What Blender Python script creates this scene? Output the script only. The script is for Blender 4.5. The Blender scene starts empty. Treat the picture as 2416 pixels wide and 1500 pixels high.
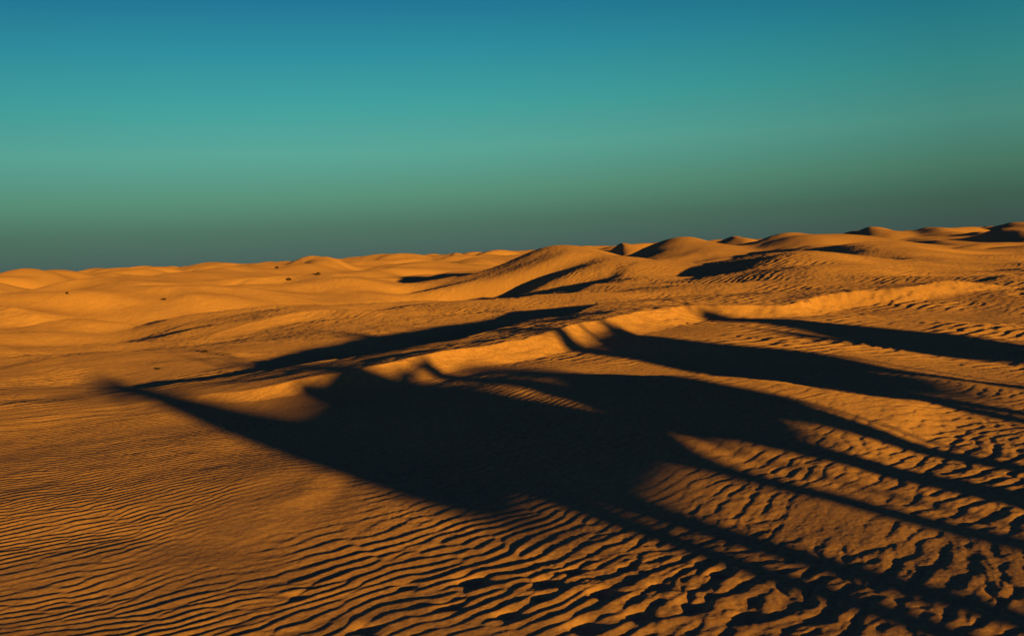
import bpy, bmesh, math, random, time
import numpy as np
from mathutils import Matrix, Vector

T0 = time.time()
scene = bpy.context.scene
COL = scene.collection
R = math.radians

# ------------------------------------------------------------------ camera
H = 2.0                      # eye height above the near sand (m)
F = 2350.0                   # focal length in photo pixels (photo 2416 x 1500)
PW, PH = 2416.0, 1500.0
PITCH = math.atan(157.0 / F)
ROLL = R(2.7)
fwd = np.array([0, math.cos(PITCH), -math.sin(PITCH)])
rt0 = np.array([1.0, 0, 0])
up0 = np.cross(rt0, fwd)
RT = rt0 * math.cos(ROLL) - up0 * math.sin(ROLL)
UP = rt0 * math.sin(ROLL) + up0 * math.cos(ROLL)
cam_d = bpy.data.cameras.new('camera')
cam = bpy.data.objects.new('camera', cam_d)
COL.objects.link(cam)
M = Matrix.Identity(4)
for i in range(3):
    M[i][0] = RT[i]; M[i][1] = UP[i]; M[i][2] = -fwd[i]
M[0][3], M[1][3], M[2][3] = 0, 0, H
cam.matrix_world = M
cam_d.sensor_width = 36.0
cam_d.lens = 36.0 * F / PW
cam_d.clip_start = 0.05
cam_d.clip_end = 20000
scene.camera = cam

# ------------------------------------------------------------------ sun, sky, exposure
SUN_EL = 4.2                 # degrees above the horizon
ANTI = 30.0                  # shadows run this far left of the viewing direction
D_SH = np.array([-math.sin(R(ANTI)), math.cos(R(ANTI))])     # ground direction of shadows
to_sun = Vector((-D_SH[0] * math.cos(R(SUN_EL)), -D_SH[1] * math.cos(R(SUN_EL)), math.sin(R(SUN_EL))))
sun_d = bpy.data.lights.new('sun', 'SUN')
sun_d.energy = 4.5
sun_d.angle = R(0.6)
sun_d.color = (1.0, 0.61, 0.055)
sun = bpy.data.objects.new('sun', sun_d)
sun.rotation_euler = to_sun.to_track_quat('Z', 'Y').to_euler()
sun.location = (0, 0, 50)
COL.objects.link(sun)

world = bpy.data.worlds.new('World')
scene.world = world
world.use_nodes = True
nt = world.node_tree
nt.nodes.clear()
def N(tree, typ, **kw):
    n = tree.nodes.new(typ)
    for k, v in kw.items():
        setattr(n, k, v)
    return n
def ramp(tree, stops, interp='LINEAR'):
    n = N(tree, 'ShaderNodeValToRGB')
    cr = n.color_ramp
    cr.interpolation = interp
    while len(cr.elements) < len(stops):
        cr.elements.new(0.5)
    for e, (p, c) in zip(cr.elements, stops):
        e.position = p
        e.color = (c[0], c[1], c[2], 1)
    return n
def s2l(c):
    return tuple(((v / 255.0) / 12.92 if v / 255.0 < 0.04045 else ((v / 255.0 + 0.055) / 1.055) ** 2.4) for v in c)
EXPO = 1.0
out = N(nt, 'ShaderNodeOutputWorld')
bg = N(nt, 'ShaderNodeBackground')
nis = N(nt, 'ShaderNodeTexSky', sky_type='NISHITA')
nis.sun_disc = False
nis.sun_elevation = R(SUN_EL)
nis.sun_rotation = math.atan2(to_sun.x, to_sun.y)
tc = N(nt, 'ShaderNodeTexCoord')
sep = N(nt, 'ShaderNodeSeparateXYZ')
nt.links.new(tc.outputs['Generated'], sep.inputs[0])
asin = N(nt, 'ShaderNodeMath', operation='ARCSINE')
nt.links.new(sep.outputs['Z'], asin.inputs[0])
mr = N(nt, 'ShaderNodeMapRange')
mr.inputs['From Min'].default_value = 0.0
mr.inputs['From Max'].default_value = R(90)
nt.links.new(asin.outputs[0], mr.inputs['Value'])
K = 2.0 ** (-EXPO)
def sk(c, f=1.0):
    l = s2l(c)
    return tuple(v * f for v in l)
# twilight colours by elevation above the horizon (position = degrees / 90)
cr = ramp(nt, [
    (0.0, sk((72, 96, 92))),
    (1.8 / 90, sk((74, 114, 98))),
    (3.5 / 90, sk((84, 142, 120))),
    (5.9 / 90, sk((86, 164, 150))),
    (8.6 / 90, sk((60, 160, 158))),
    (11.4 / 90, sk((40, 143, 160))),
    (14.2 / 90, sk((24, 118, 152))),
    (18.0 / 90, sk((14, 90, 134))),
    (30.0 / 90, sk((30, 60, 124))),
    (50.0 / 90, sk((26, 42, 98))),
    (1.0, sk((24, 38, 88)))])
nt.links.new(mr.outputs[0], cr.inputs[0])
# the physical sky adds its own glow to the graded twilight colours
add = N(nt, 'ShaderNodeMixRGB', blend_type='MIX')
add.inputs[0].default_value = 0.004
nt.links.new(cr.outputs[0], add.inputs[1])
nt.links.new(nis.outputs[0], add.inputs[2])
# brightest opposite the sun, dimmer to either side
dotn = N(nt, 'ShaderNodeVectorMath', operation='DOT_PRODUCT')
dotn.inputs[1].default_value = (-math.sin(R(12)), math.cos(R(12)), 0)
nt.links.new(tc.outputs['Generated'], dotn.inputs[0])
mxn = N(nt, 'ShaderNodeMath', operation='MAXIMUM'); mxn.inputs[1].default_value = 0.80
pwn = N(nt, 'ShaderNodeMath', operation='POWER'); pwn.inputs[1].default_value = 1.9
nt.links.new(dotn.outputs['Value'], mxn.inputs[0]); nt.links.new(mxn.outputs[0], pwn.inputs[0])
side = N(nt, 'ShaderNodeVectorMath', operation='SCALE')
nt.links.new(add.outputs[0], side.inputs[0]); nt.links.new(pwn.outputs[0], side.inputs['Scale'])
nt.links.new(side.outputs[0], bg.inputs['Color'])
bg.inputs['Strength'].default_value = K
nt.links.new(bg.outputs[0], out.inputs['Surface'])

vs = scene.view_settings
vs.view_transform = 'Standard'
vs.look = 'None'
vs.gamma = 1.0
vs.exposure = EXPO
scene.render.resolution_x, scene.render.resolution_y = 1024, 635

# ------------------------------------------------------------------ helpers: photo pixel -> point at height / distance
def ray(px, py):
    return fwd + RT * ((px - PW / 2) / F) + UP * ((PH / 2 - py) / F)
def at_z(px, py, z=0.0):
    d = ray(px, py)
    t = (z - H) / d[2]
    return d * t + np.array([0, 0, H])
def at_y(px, py, Y):
    d = ray(px, py)
    return d * (Y / d[1]) + np.array([0, 0, H])

# ------------------------------------------------------------------ periodic noise fields
rng = np.random.default_rng(11)
def sample(tab, period, x, y):
    n = tab.shape[0]
    u = (x / period * n) % n
    v = (y / period * n) % n
    i = np.floor(u).astype(np.int64); j = np.floor(v).astype(np.int64)
    fu = (u - i).astype(np.float32); fv = (v - j).astype(np.float32)
    i %= n; j %= n
    i1 = (i + 1) % n; j1 = (j + 1) % n
    return (tab[j, i] * (1 - fu) * (1 - fv) + tab[j, i1] * fu * (1 - fv)
            + tab[j1, i] * (1 - fu) * fv + tab[j1, i1] * fu * fv)
def fbm_field(n, beta, kmin=1, kmax=1e9):
    kx = np.fft.fftfreq(n) * n
    k = np.hypot(kx[None, :], kx[:, None]); k[0, 0] = 1
    a = k ** (-beta / 2 - 0.5) * (k >= kmin) * (k <= kmax)
    a[0, 0] = 0
    f = np.fft.ifft2(np.fft.fft2(rng.standard_normal((n, n))) * a).real
    return (f / f.std()).astype(np.float32)
def ripple_field(n, k0, ang_sd, k_sd):
    """narrow band noise whose crests run along x: forks and defects come by themselves"""
    kx = np.fft.fftfreq(n) * n
    KX, KY = kx[None, :], kx[:, None]
    k = np.hypot(KX, KY); a = np.arctan2(KX, KY)
    g = np.exp(-((k - k0) / (k_sd * k0)) ** 2 / 2) * np.exp(-(a / ang_sd) ** 2 / 2)
    A = np.fft.ifft2(np.fft.fft2(rng.standard_normal((n, n))) * g)
    A /= np.abs(A).mean()
    amp = np.abs(A)
    ph = np.angle(A)
    amp2 = amp / (amp + 0.35) * 1.2
    prof = np.sin(ph - 0.5 * np.sin(ph))
    return (prof * amp2).astype(np.float32)
FB = fbm_field(1024, 2.0)
FS = fbm_field(512, 3.0, 2, 60)
FM = fbm_field(512, 2.4, 5, 40)
FD = fbm_field(1024, 1.1, 8, 130)
FR = fbm_field(1024, 1.2, 20, 400)      # fine surface roughness
RP = ripple_field(2048, 2048 / 14.0, 0.27, 0.20)      # 11 samples per wavelength
RP2 = ripple_field(2048, 2048 / 14.0, 0.50, 0.24)      # rougher, lumpier pattern
print('fields', time.time() - T0)

def smooth(e0, e1, x):
    t = np.clip((x - e0) / (e1 - e0), 0, 1)
    return t * t * (3 - 2 * t)

class Line:
    """a crest line as a function over its own chord: signed distance (+ = far side) and smooth values along it"""
    def __init__(self, pts, vals=(), ang=None, sm=0.3):
        p = np.array([q[:2] for q in pts], float)
        if ang is None:
            c = p[-1] - p[0]; ang = math.atan2(c[1], c[0])
        self.c, self.s = math.cos(ang), math.sin(ang)
        S = p[:, 0] * self.c + p[:, 1] * self.s
        Nn = -p[:, 0] * self.s + p[:, 1] * self.c
        o = np.argsort(S); S, Nn = S[o], Nn[o]
        self.lo, self.hi = S[0], S[-1]
        self.g = np.linspace(self.lo - 3, self.hi + 3, 3000)
        st = self.g[1] - self.g[0]
        k = np.exp(-0.5 * (np.arange(-int(4 * sm / st) - 1, int(4 * sm / st) + 2) * st / sm) ** 2); k /= k.sum()
        h = len(k) // 2
        f = lambda v: np.convolve(np.pad(np.interp(self.g, S, v), h, mode='edge'), k, mode='valid')
        self.n = f(Nn)
        self.cosl = 1.0 / np.sqrt(1 + np.gradient(self.n, st) ** 2)
        self.v = [f(np.array(v, float)[o]) for v in vals]
    def __call__(self, X, Y):
        S = X * self.c + Y * self.s
        Nn = -X * self.s + Y * self.c
        sd = (Nn - np.interp(S, self.g, self.n)) * np.maximum(np.interp(S, self.g, self.cosl), .75)
        return (S, sd) + tuple(np.interp(S, self.g, v) for v in self.v)

# ------------------------------------------------------------------ dunes read off the photograph
# crest pixel, distance, half widths left/right in pixels, half depth front/back in metres
DUNES = []
def dune(px, py, Y, wl, wr, df, db, rot=0.0, pw=2.0):
    p = at_y(px, py, Y)
    DUNES.append((p[0], Y, p[2], 1.15 * wl * Y / F, 1.15 * wr * Y / F, 1.2 * df, 1.2 * db, rot, pw))
dune(1880, 601, 45, 190, 200, 6.5, 5.0, 0.15, 2.2)      # ripple covered dune, right
dune(2330, 634, 47, 260, 300, 6, 5, 0.0, 2.0)
dune(1340, 588, 58, 135, 150, 8.5, 7, 0.25, 2.0)        # pointed dune in the middle
dune(1610, 564, 82, 115, 95, 8, 8, 0.1)
dune(1735, 560, 115, 50, 45, 9, 8)
dune(1850, 550, 78, 110, 180, 9, 7, 0.1)
dune(1935, 569, 62, 95, 160, 8, 6, 0.1)
dune(2130, 590, 70, 90, 130, 9, 6, 0.1)
dune(2470, 558, 62, 130, 150, 9, 8, 0.2)
dune(2045, 542, 125, 60, 75, 9, 8)
dune(2199, 543, 118, 60, 60, 9, 8)
dune(2390, 527, 125, 65, 90, 10, 8)
dune(2316, 538, 140, 50, 60, 9, 8)
dune(2120, 563, 92, 26, 50, 5, 5)
dune(2170, 570, 84, 30, 60, 5, 5)
dune(2290, 551, 100, 32, 60, 6, 5)
dune(2366, 545, 88, 60, 60, 7, 5)
dune(1468, 578, 120, 25, 45, 7, 7)
dune(1075, 596, 140, 26, 35, 8, 7)
dune(745, 605, 95, 62, 70, 9, 7)
dune(500, 624, 80, 110, 120, 9, 7)
dune(90, 640, 85, 90, 100, 9, 7)
dune(610, 621, 105, 60, 80, 8, 7)
dune(300, 668, 58, 150, 170, 5, 5)
dune(-120, 660, 60, 140, 160, 6, 6)
dune(960, 628, 90, 80, 80, 7, 6)
dune(1120, 612, 105, 60, 70, 7, 6)

def lowland(X, Y):
    """plain behind the main ridge: low on the left, higher on the right"""
    r = np.hypot(X, Y)
    return -.25 + .45 * smooth(1.0, 11.0, X - 0.10 * (Y - 30)) * (1 - .5 * smooth(38, 60, r)) + .65 * smooth(36, 62, r)
def at_g(px, py, h):
    """the point on the line of sight that stands h above the plain"""
    d = ray(px, py)
    Yv = np.linspace(20, 110, 1800); Xv = Yv * d[0] / d[1]; zv = H + Yv * d[2] / d[1]
    gap = zv - lowland(Xv, Yv) - h
    k_ = int(np.argmax(gap < 0)) if (gap < 0).any() else int(np.argmin(gap))
    return np.array([Xv[k_], Yv[k_], zv[k_]])

# sun facing slip faces: crest pixels with crest height, face width (m), back slope width (m)
SCARPS = []
def scarp(pix, face, back, end=1.2, k=.75, base=-.22):
    pts = []
    for (px, py, z) in pix:
        p = at_g(px, py, z * k)
        pts.append((p[0], p[1], z * k))
    SCARPS.append((Line(pts, [[p[2] for p in pts]], None, .4), face, back, k))
# main ridge: crest, then a rippled ramp back to a brink, then the fall to the plain behind
CREST = [(-900, 1120, 0.000), (0, 1010, 0.000), (300, 965, 0.020), (420, 950, 0.080), (520, 938, 0.178), (620, 920, 0.269), (760, 893, 0.355), (867, 872, 0.445),
        (1047, 835, 0.505), (1167, 817, 0.525), (1250, 800, 0.545), (1325, 781, 0.575), (1345, 772, 0.595), (1387, 764, 0.595), (1467, 747, 0.615), (1533, 731, 0.625), (1616, 718, 0.625),
        (1683, 717, 0.565), (1830, 718, 0.495), (1916, 700, 0.565), (1983, 688, 0.605), (2116, 676, 0.645), (2250, 657, 0.705),
        (2316, 658, 0.645), (2416, 668, 0.495)]
CR_FAR = [(18, 29.5, .35), (26, 36, .3), (60, 70, .2)]
#        foot height of the face for each crest point
FOOT = [0, 0, .01, .06, .10, .14, .18, .22, .25, .26, .27, .28, .28, .28, .30, .30, .30, .26, .24, .25, .28, .35, .40, .44, .46, .36, .28, .25, .2]
BRINK = [(-900, 1000, .0), (0, 925, .0), (300, 908, .02), (400, 903, .07), (480, 899, .14), (640, 879, .24), (800, 852, .33), (933, 832, .40), (1050, 811, .43), (1133, 791, .45),
         (1183, 779, .46), (1220, 766, .48), (1260, 752, .50), (1333, 737, .50), (1433, 714, .50), (1516, 704, .47), (1616, 698, .40), (1800, 701, .24),
         (1950, 688, .34), (2100, 667, .46), (2230, 651, .54), (2330, 652, .50), (2416, 661, .38)]
BR_FAR = [(19, 33, .3), (27, 40, .25), (58, 75, .2)]
#        ground level behind the brink
BACK = [0, .0, .0, .03, .07, .16, .18, .10, .02, -.03, -.02, .03, .1, .14, .16, .18, .2, .18, .25, .38, .45, .42, .3, .25, .2, .2]
CR = [tuple(at_z(*p)[:2]) + (p[2],) for p in CREST] + CR_FAR
BR = [tuple(at_z(*p)[:2]) + (p[2],) for p in BRINK] + BR_FAR

scarp([(-300, 716, .5), (-120, 712, .7), (0, 716, .75), (60, 722, .68), (120, 734, .5), (180, 752, .28), (250, 774, .03)], 2.0, 15, k=.9)
scarp([(60, 716, .05), (140, 706, .3), (230, 702, .38), (310, 704, .3), (350, 712, .1)], 2.2, 12)
scarp([(360, 716, .12), (400, 710, .34), (440, 712, .34), (490, 721, .22), (545, 733, .03)], 1.3, 10)
scarp([(200, 850, .0), (300, 836, .04), (400, 816, .09), (500, 797, .18), (580, 778, .30), (650, 765, .40), (740, 758, .44), (830, 760, .38), (900, 767, .24), (985, 777, .03)], 1.1, 14, k=.6)
scarp([(20, 692, .1), (60, 680, .4), (120, 672, .6), (190, 669, .6), (270, 673, .5), (340, 678, .3)], 2.4, 14)
scarp([(430, 688, .05), (520, 686, .2), (580, 676, .4), (640, 668, .5), (720, 668, .4), (800, 678, .1)], 2.0, 12)
scarp([(800, 690, .05), (860, 676, .25), (920, 670, .25), (990, 668, .1)], 1.8, 10)
scarp([(560, 655, .1), (650, 648, .35), (760, 645, .4), (840, 650, .2)], 2.5, 12)

# lee ridges: crest pixels with height; a long front ramp towards the sun, a short fall behind
LEES = []
def lee(pix, front, back, base=0.0, k=1.0):
    """pix: crest pixel and height above the ground `base` there"""
    pts = []
    for (px, py, h) in pix:
        p = at_z(px, py, h + base); pts.append((p[0], p[1], h * k))
    LEES.append((Line(pts, [[p[2] for p in pts]], None, .3), front, back, 1.0))
lee([(1225, 714, .0), (1290, 706, .09), (1340, 699, .13), (1433, 680, .11), (1500, 668, .11), (1600, 657, .10), (1700, 646, .08), (1850, 630, .05)], 7, 1.0, .05)
lee([(1000, 930, .0), (1150, 922, .06), (1300, 915, .16), (1560, 905, .26), (1750, 905, .26), (1900, 912, .22), (2000, 925, .17), (2150, 950, .1), (2300, 985, .0)], 4.2, 1.5, .11)
lee([(900, 1085, .0), (820, 1112, .025), (740, 1140, .035), (640, 1190, .03), (540, 1245, .02), (430, 1290, .0)], 4.0, .5)

def face_prof(x):
    """crisp lip, steepest just below it, easing into the foot"""
    x = np.clip(x, 0, 1)
    return (1 - x) ** 1.35 * (1 - .12 * x)

L_CREST = Line(CR, [[p[2] for p in CR], FOOT], R(42), .25)
L_BRINK = Line(BR, [[p[2] for p in BR], BACK], R(42), .5)
def height(X, Y, parts='all'):
    X = X.astype(np.float32); Y = Y.astype(np.float32)
    r = np.hypot(X, Y)
    far = smooth(60, 160, r)
    # broad swell of the plain
    z = 0.07 * sample(FS, 90, X, Y) * smooth(4, 25, r) + 0.018 * sample(FS, 22, X + 5, Y)
    und = sample(FM, 130, X * .8 + 11, Y * 1.15 + 31)
    z += ((0.20 + 0.09 * smooth(6, -8, X)) * und - 0.05 * und ** 2) * smooth(24, 40, r)
    # main ridge
    wob = 0.10 * sample(FS, 12, X, Y) + 0.012 * sample(FS, 2.5, X, Y) + 0.012 * sample(FM, 9, X, Y)
    S, sdc, zc, zf = L_CREST(X, Y)
    S, sdb, zb, zk = L_BRINK(X, Y)
    flute = smooth(19.5, 21, S) * (1 - smooth(26, 29, S)) + .08
    sdc = sdc + wob + .055 * flute * np.sin(S * 2 * math.pi / .42 + 1.2 * sample(FS, 14, X, Y)) * smooth(.6, 0, sdc); sdb = sdb + wob
    face = 0.22 + 1.45 * (zc - zf)
    front = zf * (1 - smooth(0, 8.5, -sdc - face)) + (zc - zf) * face_prof(-sdc / face)
    t = np.clip(sdc / np.maximum(sdc - np.minimum(sdb, 0), 1e-3), 0, 1)
    plate = zc + (zb - zc) * t
    low = lowland(X, Y)
    zk = zk + (low - zk) * smooth(3, 20, sdb)
    behind = zk + (zb - zk) * (1 - smooth(-0.15, 1.0, sdb / (0.3 + 2.2 * np.maximum(zb - zk, 0))))
    main = np.where(sdc < 0, front, np.where(sdb < 0, plate, behind))
    back_m = sdc > 0
    base = main
    acc = np.zeros_like(z)
    for (cx, cy, h, wl, wr, df, db_, rot, pw) in DUNES:
        dx, dy = X - cx, Y - cy
        c, s = math.cos(rot), math.sin(rot)
        u = dx * c + dy * s; v = -dx * s + dy * c
        w = np.where(u < 0, wl, wr); d = np.where(v < 0, df, db_)
        q = (np.abs(u / w) ** pw + np.abs(v / d) ** pw)
        b0 = float(lowland(np.array([cx], np.float32), np.array([cy], np.float32))[0])
        acc += np.maximum((h - b0 - (.10 if cx < 2 else -.06)) * np.exp(-q), 0) ** 4
    fz = sample(FD, 700, X * 0.6 + Y * 0.1, Y * 0.9 + 40)
    fn = np.clip(1.0 + 0.5 * fz, 0, 3) ** 1.2
    acc += (fn * smooth(62, 140, r) * .70) ** 4
    z = z + base + acc ** 0.25
    for (L, face, back, k) in SCARPS:
        S, sd, hh = L(X, Y)
        m = (S > L.lo) & (S < L.hi) & (sd > -face - 1) & (sd < back + 1)
        if not m.any(): continue
        S, sd, hh = S[m], sd[m] + 0.15 * sample(FS, 14, X[m], Y[m]), hh[m]
        edge = smooth(L.lo, L.lo + .06 * (L.hi - L.lo), S) * smooth(L.hi, L.hi - .06 * (L.hi - L.lo), S)
        e = np.where(sd < 0, face_prof(-sd / face), 1 - smooth(0.0, 1.0, sd / back)) * edge
        z[m] += e * hh
    for (L, fr, bk, drop) in LEES:
        S, sd, hh = L(X, Y)
        m = (S > L.lo) & (S < L.hi) & (sd > -fr - 1) & (sd < bk + 1)
        if not m.any(): continue
        S, sd, hh = S[m], sd[m] + 0.15 * sample(FS, 9, X[m], Y[m]), hh[m]
        edge = np.clip(hh, 0, 9) * smooth(L.lo, L.lo + .1 * (L.hi - L.lo), S) * smooth(L.hi, L.hi - .1 * (L.hi - L.lo), S)
        e = np.where(sd < 0, 1 - smooth(0, 1, -sd / fr), 1 - smooth(-.1, 1.0, sd / bk)) * edge
        z[m] += e * drop
    return z

PITS = [(1118, 1362, .10, .045), (1290, 1368, .09, .035), (1275, 1400, .07, .03), (1350, 1340, .07, .03), (1060, 1420, .07, .025), (1200, 1440, .08, .03),
        (1420, 1390, .08, .035), (1500, 1440, .09, .035), (1560, 1372, .07, .03), (1640, 1420, .09, .035), (960, 1372, .06, .022), (1380, 1465, .1, .035),
        (1760, 1440, .1, .035), (700, 1400, .06, .02), (860, 1470, .08, .025), (1480, 1330, .06, .025), (1700, 1345, .07, .03)]
def ripples(X, Y, Z):
    n1 = sample(FS, 40, X, Y); n2 = sample(FS, 16, X + 3, Y + 7); n3 = sample(FS, 9, X + 13, Y + 2)
    # crest direction turns from left to right
    g = 0.40 * X + 0.34 * (np.log1p(np.exp((X + 2.0) * 1.2)) / 1.2) - 0.20 * (np.log1p(np.exp((X - 1.2) * 1.2)) / 1.2)
    v = Y * 0.80 - g + 0.22 * n1 + 0.05 * n3
    u = X * 0.80 + Y * 0.45
    a1 = sample(RP, 2048 / 14.0 * 0.098, u, v)
    a2 = sample(RP, 2048 / 14.0 * 0.128, u + 7, v + 3)
    a3 = sample(RP2, 2048 / 14.0 * 0.175, u + 4, v + 9)
    a3 = np.where(a3 < 0, a3 * 1.35, a3 * .55)
    a5 = sample(RP, 2048 / 14.0 * 0.30, u + 2, v + 5)
    a4 = sample(RP2, 2048 / 14.0 * 0.11, u + 9, v + 1)
    r = np.hypot(X, Y)
    mid = smooth(-2.6, -1.0, X + 0.3 * n2 + (Y - 7) * 0.12)
    big = smooth(0.2, 2.4, X + 0.5 * n2 - (Y - 7) * 0.16)
    far = smooth(9, 16, r)
    amp = np.clip(0.8 + 0.40 * n3 + 0.2 * n2, 0.1, 1.35)
    lump = sample(FR, 12, X, Y)
    mess = smooth(-0.2, 1.2, n2 - 0.4 * n1 + 0.5 * smooth(10, 14, r))        # trampled, disturbed patches
    h = 0.0040 * a1 * (1 - mid) + 0.0054 * a2 * mid * (1 - big) * (1 - .55 * mess)
    h = h + (0.0058 * a3 + 0.0016 * a4) * big * (1 - .45 * far)
    h = h + 0.0105 * a5 * smooth(13, 18, r) * np.clip(.6 + .7 * n3 - .5 * n1 + .5 * smooth(-3, 4, X - .1 * Y), 0, 1.6) * (1 - .6 * smooth(35, 60, r))
    lf = sample(FR, 45, X + 3, Y + 8) * 0.006 * smooth(20, 30, r) * (1 - .4 * smooth(45, 70, r))
    p = at_z(780, 1150, 0)
    amp = amp * (1 + 1.1 * np.exp(-((X - p[0]) / 1.1) ** 2 - ((Y - p[1]) / .8) ** 2))
    for (px, py, rad, dep) in PITS:
        p = at_z(px, py, 0)
        q = ((X - p[0]) ** 2 + (Y - p[1]) ** 2) / rad ** 2
        lf = lf - dep * (1.25 * np.exp(-q) - .45 * np.exp(-q / 3.2))
    return h * amp + lf + lump * (0.0006 + 0.0018 * mess * smooth(-2, 0, X) * (1 - big) + 0.0001 * big)

# ------------------------------------------------------------------ ground: one polar sheet round the camera
def build_ground():
    th_f = np.linspace(R(-38), R(38), 1530)
    th_l = R(-38) - np.cumsum(np.linspace(0.002, 0.12, 38))
    th_l = th_l[th_l > -math.pi]
    th_r = R(38) + np.cumsum(np.linspace(0.002, 0.12, 38))
    th_r = th_r[th_r < math.pi]
    th = np.concatenate([th_l[::-1], th_f, th_r])
    rs = [0.4]
    while rs[-1] < 4.5: rs.append(rs[-1] * 1.03)
    while rs[-1] < 24: rs.append(rs[-1] * 1.0019)
    while rs[-1] < 75: rs.append(rs[-1] * 1.0025)
    while rs[-1] < 400: rs.append(rs[-1] * 1.006)
    while rs[-1] < 6000: rs.append(rs[-1] * 1.03)
    rs = np.array(rs)
    nT, nR = len(th), len(rs)
    print('grid', nT, nR, nT * nR)
    RR, TT = np.meshgrid(rs, th, indexing='ij')
    X = RR * np.sin(TT); Y = RR * np.cos(TT)
    Z = height(X, Y)
    Z = Z + ripples(X, Y, Z) * (1 - smooth(50, 80, RR))
    print('height', time.time() - T0)
    co = np.stack([X, Y, Z], -1).reshape(-1, 3).astype(np.float32)
    idx = np.arange(nT * nR, dtype=np.int32).reshape(nR, nT)
    # faces, closed round the circle
    nxt = np.roll(idx, -1, axis=1)
    a = idx[:-1]; b = nxt[:-1]; c = nxt[1:]; d = idx[1:]
    quads = np.stack([a, d, c, b], -1).reshape(-1, 4)
    me = bpy.data.meshes.new('ground')
    me.vertices.add(len(co)); me.vertices.foreach_set('co', co.ravel())
    inner = idx[0][::-1]
    nq = len(quads)
    loops = np.concatenate([quads.ravel(), inner.ravel()])
    starts = np.concatenate([np.arange(nq) * 4, [nq * 4]]).astype(np.int32)
    me.loops.add(len(loops)); me.loops.foreach_set('vertex_index', loops.astype(np.int32))
    me.polygons.add(nq + 1); me.polygons.foreach_set('loop_start', starts)
    me.polygons.foreach_set('use_smooth', np.ones(nq + 1, bool))
    me.update(calc_edges=True)
    ob = bpy.data.objects.new('ground', me)
    COL.objects.link(ob)
    ob['kind'] = 'structure'
    ob['label'] = 'orange wind rippled desert sand rising into low dunes'
    return ob

def sand_material():
    m = bpy.data.materials.new('sand'); m.use_nodes = True
    t = m.node_tree; t.nodes.clear()
    o = N(t, 'ShaderNodeOutputMaterial'); b = N(t, 'ShaderNodeBsdfDiffuse')
    b.inputs['Roughness'].default_value = 0.25
    geo = N(t, 'ShaderNodeNewGeometry')
    n1 = N(t, 'ShaderNodeTexNoise'); n1.inputs['Scale'].default_value = 0.35; n1.inputs['Detail'].default_value = 6
    t.links.new(geo.outputs['Position'], n1.inputs['Vector'])
    c = ramp(t, [(0.3, (0.37, 0.180, 0.085)), (0.7, (0.45, 0.222, 0.100))])
    t.links.new(n1.outputs['Fac'], c.inputs[0])
    n2 = N(t, 'ShaderNodeTexNoise'); n2.inputs['Scale'].default_value = 22; n2.inputs['Detail'].default_value = 9; n2.inputs['Roughness'].default_value = .75
    t.links.new(geo.outputs['Position'], n2.inputs['Vector'])
    mx = N(t, 'ShaderNodeMixRGB', blend_type='MULTIPLY'); mx.inputs[0].default_value = 1.0
    g = ramp(t, [(0.32, (0.72, 0.66, 0.60)), (0.5, (1.0, 1.0, 1.0)), (0.68, (1.22, 1.28, 1.3))])
    t.links.new(n2.outputs['Fac'], g.inputs[0])
    t.links.new(c.outputs[0], mx.inputs[1]); t.links.new(g.outputs[0], mx.inputs[2])
    t.links.new(mx.outputs[0], b.inputs['Color'])
    bp = N(t, 'ShaderNodeBump'); bp.inputs['Strength'].default_value = 0.5; bp.inputs['Distance'].default_value = 0.006
    t.links.new(n2.outputs['Fac'], bp.inputs['Height'])
    t.links.new(bp.outputs[0], b.inputs['Normal'])
    t.links.new(b.outputs[0], o.inputs['Surface'])
    return m

ground = build_ground()
ground.data.materials.append(sand_material())
print('done', time.time() - T0)

# ------------------------------------------------------------------ the caravan that throws the long shadows
def mat(name, c, rough=.9):
    m = bpy.data.materials.new(name); m.use_nodes = True
    b = m.node_tree.nodes['Principled BSDF']
    n = N(m.node_tree, 'ShaderNodeTexNoise'); n.inputs['Scale'].default_value = 14; n.inputs['Detail'].default_value = 5
    r_ = ramp(m.node_tree, [(0.3, tuple(v * .7 for v in c)), (0.7, tuple(min(1, v * 1.2) for v in c))])
    m.node_tree.links.new(n.outputs['Fac'], r_.inputs[0])
    m.node_tree.links.new(r_.outputs[0], b.inputs['Base Color'])
    b.inputs['Roughness'].default_value = rough
    return m
M_COAT = mat('camel_coat', (0.36, 0.22, 0.11)); M_BLANKET = mat('blanket_wool', (0.30, 0.05, 0.03)); M_WOOD = mat('saddle_wood', (0.12, 0.06, 0.03))
M_HOOF = mat('dark_hide', (0.06, 0.04, 0.03))

def skin_mesh(name, verts, edges, radii, material, parent=None, sub=2, root=0):
    me = bpy.data.meshes.new(name)
    me.from_pydata(verts, edges, [])
    ob = bpy.data.objects.new(name, me); COL.objects.link(ob)
    md = ob.modifiers.new('skin', 'SKIN')
    lay = me.skin_vertices[0].data if me.skin_vertices else None
    if lay is None:
        bpy.context.view_layer.objects.active = ob
        me.attributes  # touch
    for i, sv in enumerate(me.skin_vertices[0].data):
        r_ = radii[i]
        sv.radius = (r_[0], r_[1]) if isinstance(r_, tuple) else (r_, r_)
        sv.use_root = (i == root)
    if sub:
        sd = ob.modifiers.new('sub', 'SUBSURF'); sd.levels = sub; sd.render_levels = sub
    dg = bpy.context.evaluated_depsgraph_get()
    ev = ob.evaluated_get(dg)
    nm = bpy.data.meshes.new_from_object(ev)
    ob.modifiers.clear()
    ob.data = nm
    nm.name = name
    for p in nm.polygons: p.use_smooth = True
    nm.materials.clear(); nm.materials.append(material)
    ob.parent = parent
    return ob

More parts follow.
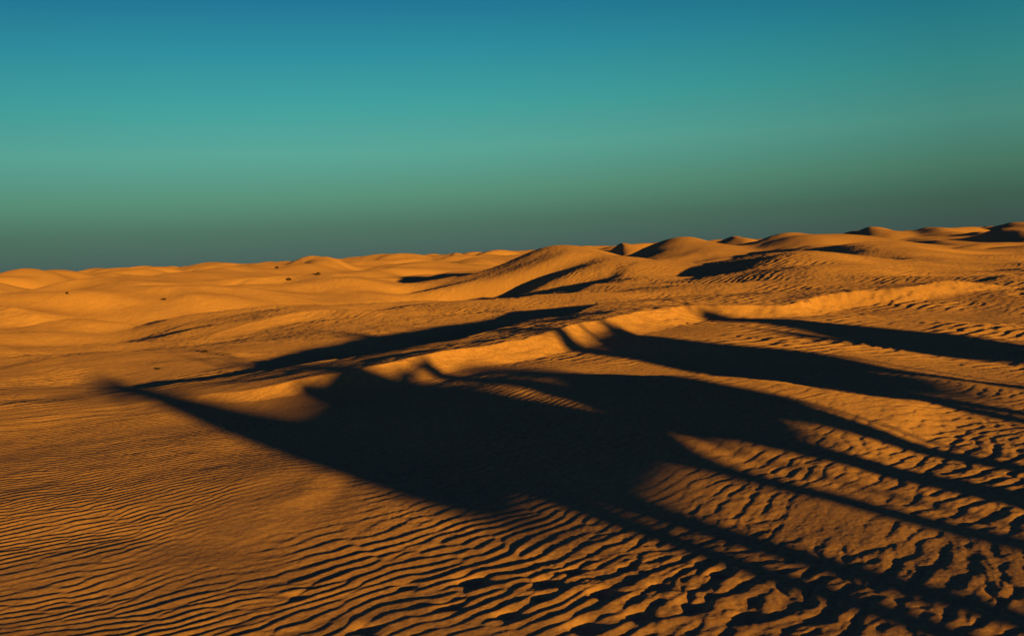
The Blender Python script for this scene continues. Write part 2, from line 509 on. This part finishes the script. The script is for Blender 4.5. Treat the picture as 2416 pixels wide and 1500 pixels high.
def grid_mesh(name, rows, material, parent, closed=False, thick=.02):
    """rows: list of equally long point lists"""
    vs_, fs = [], []
    n = len(rows[0])
    for r_ in rows: vs_ += r_
    for i in range(len(rows) - 1):
        for j in range(n - (0 if closed else 1)):
            k = (j + 1) % n
            fs.append((i * n + j, i * n + k, (i + 1) * n + k, (i + 1) * n + j))
    me = bpy.data.meshes.new(name); me.from_pydata(vs_, [], fs); me.update()
    for p in me.polygons: p.use_smooth = True
    me.materials.append(material)
    ob = bpy.data.objects.new(name, me); COL.objects.link(ob)
    if thick:
        so = ob.modifiers.new('thick', 'SOLIDIFY'); so.thickness = thick; so.offset = 0
    ob.parent = parent
    return ob

def camel(label, u, t, yaw, sc=1.0, head=(1.95, 2.05), neck_low=1.28, stride=(.25, -.1, .1, -.3), load=True, neck_w=1.0, hump=1.0, hump_x=-.03, rolls=(), group='camels of the caravan behind the viewer'):
    """x forward; u, t: place across and along the shadow direction; yaw turns it away from walking square to the sun"""
    px_ = np.array([math.cos(R(ANTI)), math.sin(R(ANTI))])
    pos = u * px_ + t * D_SH
    g = float((height(np.array([pos[0]]), np.array([pos[1]])))[0])
    root = bpy.data.objects.new('camel', None); COL.objects.link(root)
    root.location = (pos[0], pos[1], g)
    root.rotation_euler = (0, 0, R(180 + ANTI + yaw))
    root.scale = (sc,) * 3
    root['label'] = label; root['category'] = 'camel'; root['group'] = group
    V, E, Rr = [], [], []
    def v(x, y, z, r_):
        V.append((x, y, z)); Rr.append(r_); return len(V) - 1
    def chain(ids):
        for a_, b_ in zip(ids, ids[1:]): E.append((a_, b_))
    # trunk: pelvis first (root)
    pel = v(-.72, 0, 1.42, (.27, .30)); loin = v(-.42, 0, 1.48, (.30, .34)); mid_ = v(0, 0, 1.45, (.33, .40)); rib = v(.38, 0, 1.40, (.33, .40)); che = v(.74, 0, 1.42, (.25, .30))
    chain([pel, loin, mid_, rib, che])
    hump1 = v(hump_x, 0, 1.62 + .24 * hump, (.17, .20)); hump2 = v(hump_x - .03, 0, 1.68 + .34 * hump, (.08, .08)); chain([mid_, hump1, hump2])
    hx, hz = head
    n1 = v(1.02, 0, neck_low + .03, (.17, .21 * (1 + neck_w) / 2)); n2 = v(1.25 + .1 * (hx - 1.95), 0, neck_low + .03, (.12, .16 * neck_w)); n3 = v(1.42 + .5 * (hx - 1.95), 0, neck_low + .2, (.10, .13 * neck_w))
    n4 = v(1.53 + .75 * (hx - 1.95), 0, (neck_low + hz) / 2 + .05, (.09, .11 * neck_w)); n5 = v(hx - .36, 0, hz - .12, (.09, .10 * (1 + neck_w) / 2))
    h1 = v(hx - .24, 0, hz, (.10, .11)); h2 = v(hx - .05, 0, hz - .02, (.085, .09)); h3 = v(hx + .14, 0, hz - .07, (.055, .06)); h4 = v(hx + .22, 0, hz - .10, (.04, .045))
    chain([che, n1, n2, n3, n4, n5, h1, h2, h3, h4])
    for sy in (-1, 1):
        e1 = v(hx - .30, sy * .07, hz + .10, .03); e2 = v(hx - .33, sy * .09, hz + .17, .015); chain([h1, e1, e2])
    k = 0
    for (bx, front) in ((.60, True), (-.72, False)):
        for sy in (-1, 1):
            st = stride[k]; k += 1
            if front:
                a_ = v(bx + .45 * st, sy * .17, 1.18, (.13, .17)); b_ = v(bx + .8 * st, sy * .17, .92, (.11, .13)); c_ = v(bx + .9 * st, sy * .16, .56, (.085, .09))
                d_ = v(bx + .95 * st, sy * .16, .28, (.058, .062)); e_ = v(bx + st, sy * .16, .07, (.055, .06)); f_ = v(bx + st + .09, sy * .16, .035, (.06, .035))
                chain([che, a_, b_, c_, d_, e_, f_])
            else:
                a_ = v(bx + .04, sy * .17, 1.20, (.13, .17)); b_ = v(bx + .10 + .3 * st, sy * .17, .95, (.12, .15)); c_ = v(bx - .08 + .6 * st, sy * .16, .60, (.08, .09))
                d_ = v(bx - .02 + .85 * st, sy * .16, .28, (.058, .062)); e_ = v(bx + st, sy * .16, .07, (.055, .06)); f_ = v(bx + st + .09, sy * .16, .035, (.06, .035))
                chain([pel, a_, b_, c_, d_, e_, f_])
    t1 = v(-1.0, 0, 1.42, .045); t2 = v(-1.06, 0, 1.15, .03); t3 = v(-1.05, 0, .88, .035); chain([pel, t1, t2, t3])
    skin_mesh('body', V, E, Rr, M_COAT, root)
    for sy in (-1, 1):
        bm_pts = []
        ob = grid_mesh('eye', [[(hx - .06 + .018 * math.cos(q) * math.sin(w), sy * (.088 + .012 * math.cos(w)), hz + .03 + .018 * math.sin(q) * math.sin(w)) for q in np.linspace(0, 2 * math.pi, 9)[:-1]] for w in (.05, .8, 1.5)], M_HOOF, root, closed=True, thick=0)
    # blanket draped over the back
    if not load: return root
    rows = []
    for x in np.linspace(-.62, .48, 12):
        top = 1.80 + .27 * hump * math.exp(-((x + .01 - hump_x) / .30) ** 2)
        row = []
        for w in np.linspace(-1, 1, 17):
            a_ = w * 2.0
            if abs(a_) < 1.2:
                row.append((x, .36 * math.sin(a_), top - .30 * (1 - math.cos(a_))))
            else:
                ex = abs(a_) - 1.2
                row.append((x, math.copysign(.345 + .03 * math.sin(x * 30), w), top - .19 - ex * .62))
        rows.append(row)
    grid_mesh('blanket', rows, M_BLANKET, root)
    if load:
        lo_ = .3 * (1 - hump)
        sv = [(-.34, 0, 2.02 - lo_), (-.34, 0, 2.20 - lo_), (-.30, 0, 2.28 - lo_)]
        skin_mesh('cantle', sv, [(0, 1), (1, 2)], [.09, .07, .045], M_WOOD, root, 1)
        skin_mesh('pommel', [(.26, 0, 1.98 - lo_), (.33, 0, 2.14 - lo_), (.42, 0, 2.20 - lo_)], [(0, 1), (1, 2)], [.07, .05, .035], M_WOOD, root, 1)
        for sy in (-1, 1):
            skin_mesh('saddle_bag', [(-.25, sy * .42, 1.50), (.0, sy * .46, 1.47), (.25, sy * .42, 1.50)], [(0, 1), (1, 2)], [(.13, .2), (.15, .22), (.13, .2)], M_BLANKET, root, 1)
    for (xa, xb, zz) in rolls:
        skin_mesh('bedroll', [(xa, 0, zz), ((xa + xb) / 2, 0, zz + .02), (xb, 0, zz)], [(0, 1), (1, 2)], [.11, .115, .10], M_WOOD, root, 2)
    return root

CAM_T = -10.0
camel('tan saddled camel at the head of the caravan with its neck stretched low', 4.92, -10.2, 0, 1.12, head=(2.3, 1.88), neck_low=1.28, stride=(.02, -.45, -.22, -.34), neck_w=2.0, rolls=((.36, .68, 1.76), (-.80, -.45, 1.80)))
camel('small unsaddled camel walking second in the caravan, turned partly away', 6.95, -6.3, -32, .97, head=(1.3, 1.84), stride=(.0, -.55, .0, -.35), load=False, hump=.2, neck_w=1.8)
camel('large saddled camel walking third in the caravan with its head held high', 10.5, -9.6, 3, 1.25, head=(1.3, 2.02), neck_low=1.4, stride=(.45, .05, .1, -.5), neck_w=1.7, hump=.45, hump_x=-.4)
camel('large saddled camel at the tail of the caravan with its head carried low', 15.0, -10, 0, 1.25, head=(1.3, 1.6), neck_low=1.3, stride=(.3, -.2, .25, -.3), neck_w=1.3)
# dark stones lying on the sand
M_STONE = mat('stone', (0.035, 0.02, 0.012), 1.0)
M_STONE.node_tree.nodes['Principled BSDF'].inputs['Specular IOR Level'].default_value = 0.1
def stone(px, py, z0, w, label, seed):
    w *= .75
    rr = random.Random(seed)
    # drop the ray of sight onto the ground
    d = ray(px, py); Yv = 8 * 1.0008 ** np.arange(0, 4200); Xv = Yv * d[0] / d[1]; zr = H + Yv * d[2] / d[1]
    g = height(Xv, Yv); k_ = int(np.argmax(g > zr))
    bm = bmesh.new(); bmesh.ops.create_icosphere(bm, subdivisions=3, radius=1)
    ph = [rr.uniform(0, 6) for _ in range(6)]
    for v_ in bm.verts:
        c = v_.co
        f = 1 + .22 * math.sin(2.3 * c.x + ph[0]) * math.cos(2.1 * c.y + ph[1]) + .12 * math.sin(5 * c.z + ph[2] + 3 * c.x) + .07 * math.sin(9 * c.y + ph[3])
        v_.co = Vector((c.x * f * w * .5, c.y * f * w * .42, max(-.25, c.z) * f * w * .38))
    me = bpy.data.meshes.new('stone'); bm.to_mesh(me); bm.free()
    for p in me.polygons: p.use_smooth = rr.random() < 2
    me.materials.append(M_STONE)
    ob = bpy.data.objects.new('stone', me); COL.objects.link(ob)
    w *= 1
    ob.location = (Xv[k_], Yv[k_], float(g[k_]) + .04 * w); ob.rotation_euler = (0, 0, rr.uniform(0, 6))
    ob['label'] = label; ob['category'] = 'stone'; ob['group'] = 'dark stones scattered over the far sand'
for a_ in [(483, 831, 0, .17, 'dark stone alone on the rippled plain below the long bright arc of sand', 1),
           (373, 871, 0, .11, 'small dark stone left of the leftmost shadow tip of the long ridge', 2),
           (387, 707, 0, .26, 'dark stone on the crest of the small bright slip face at left', 3),
           (158, 693, 0, .22, 'dark stone on the pale dune crest nearest the left edge', 4),
           (653, 633, 0, .5, 'dark stone on the skyline just left of the pointed far dune', 5),
           (682, 661, 0, .38, 'dark stone below the left foot of the pointed far dune', 6),
           (751, 648, 0, .38, 'dark stone in front of the pointed far dune', 7)]:
    stone(*a_)
print('caravan', time.time() - T0)
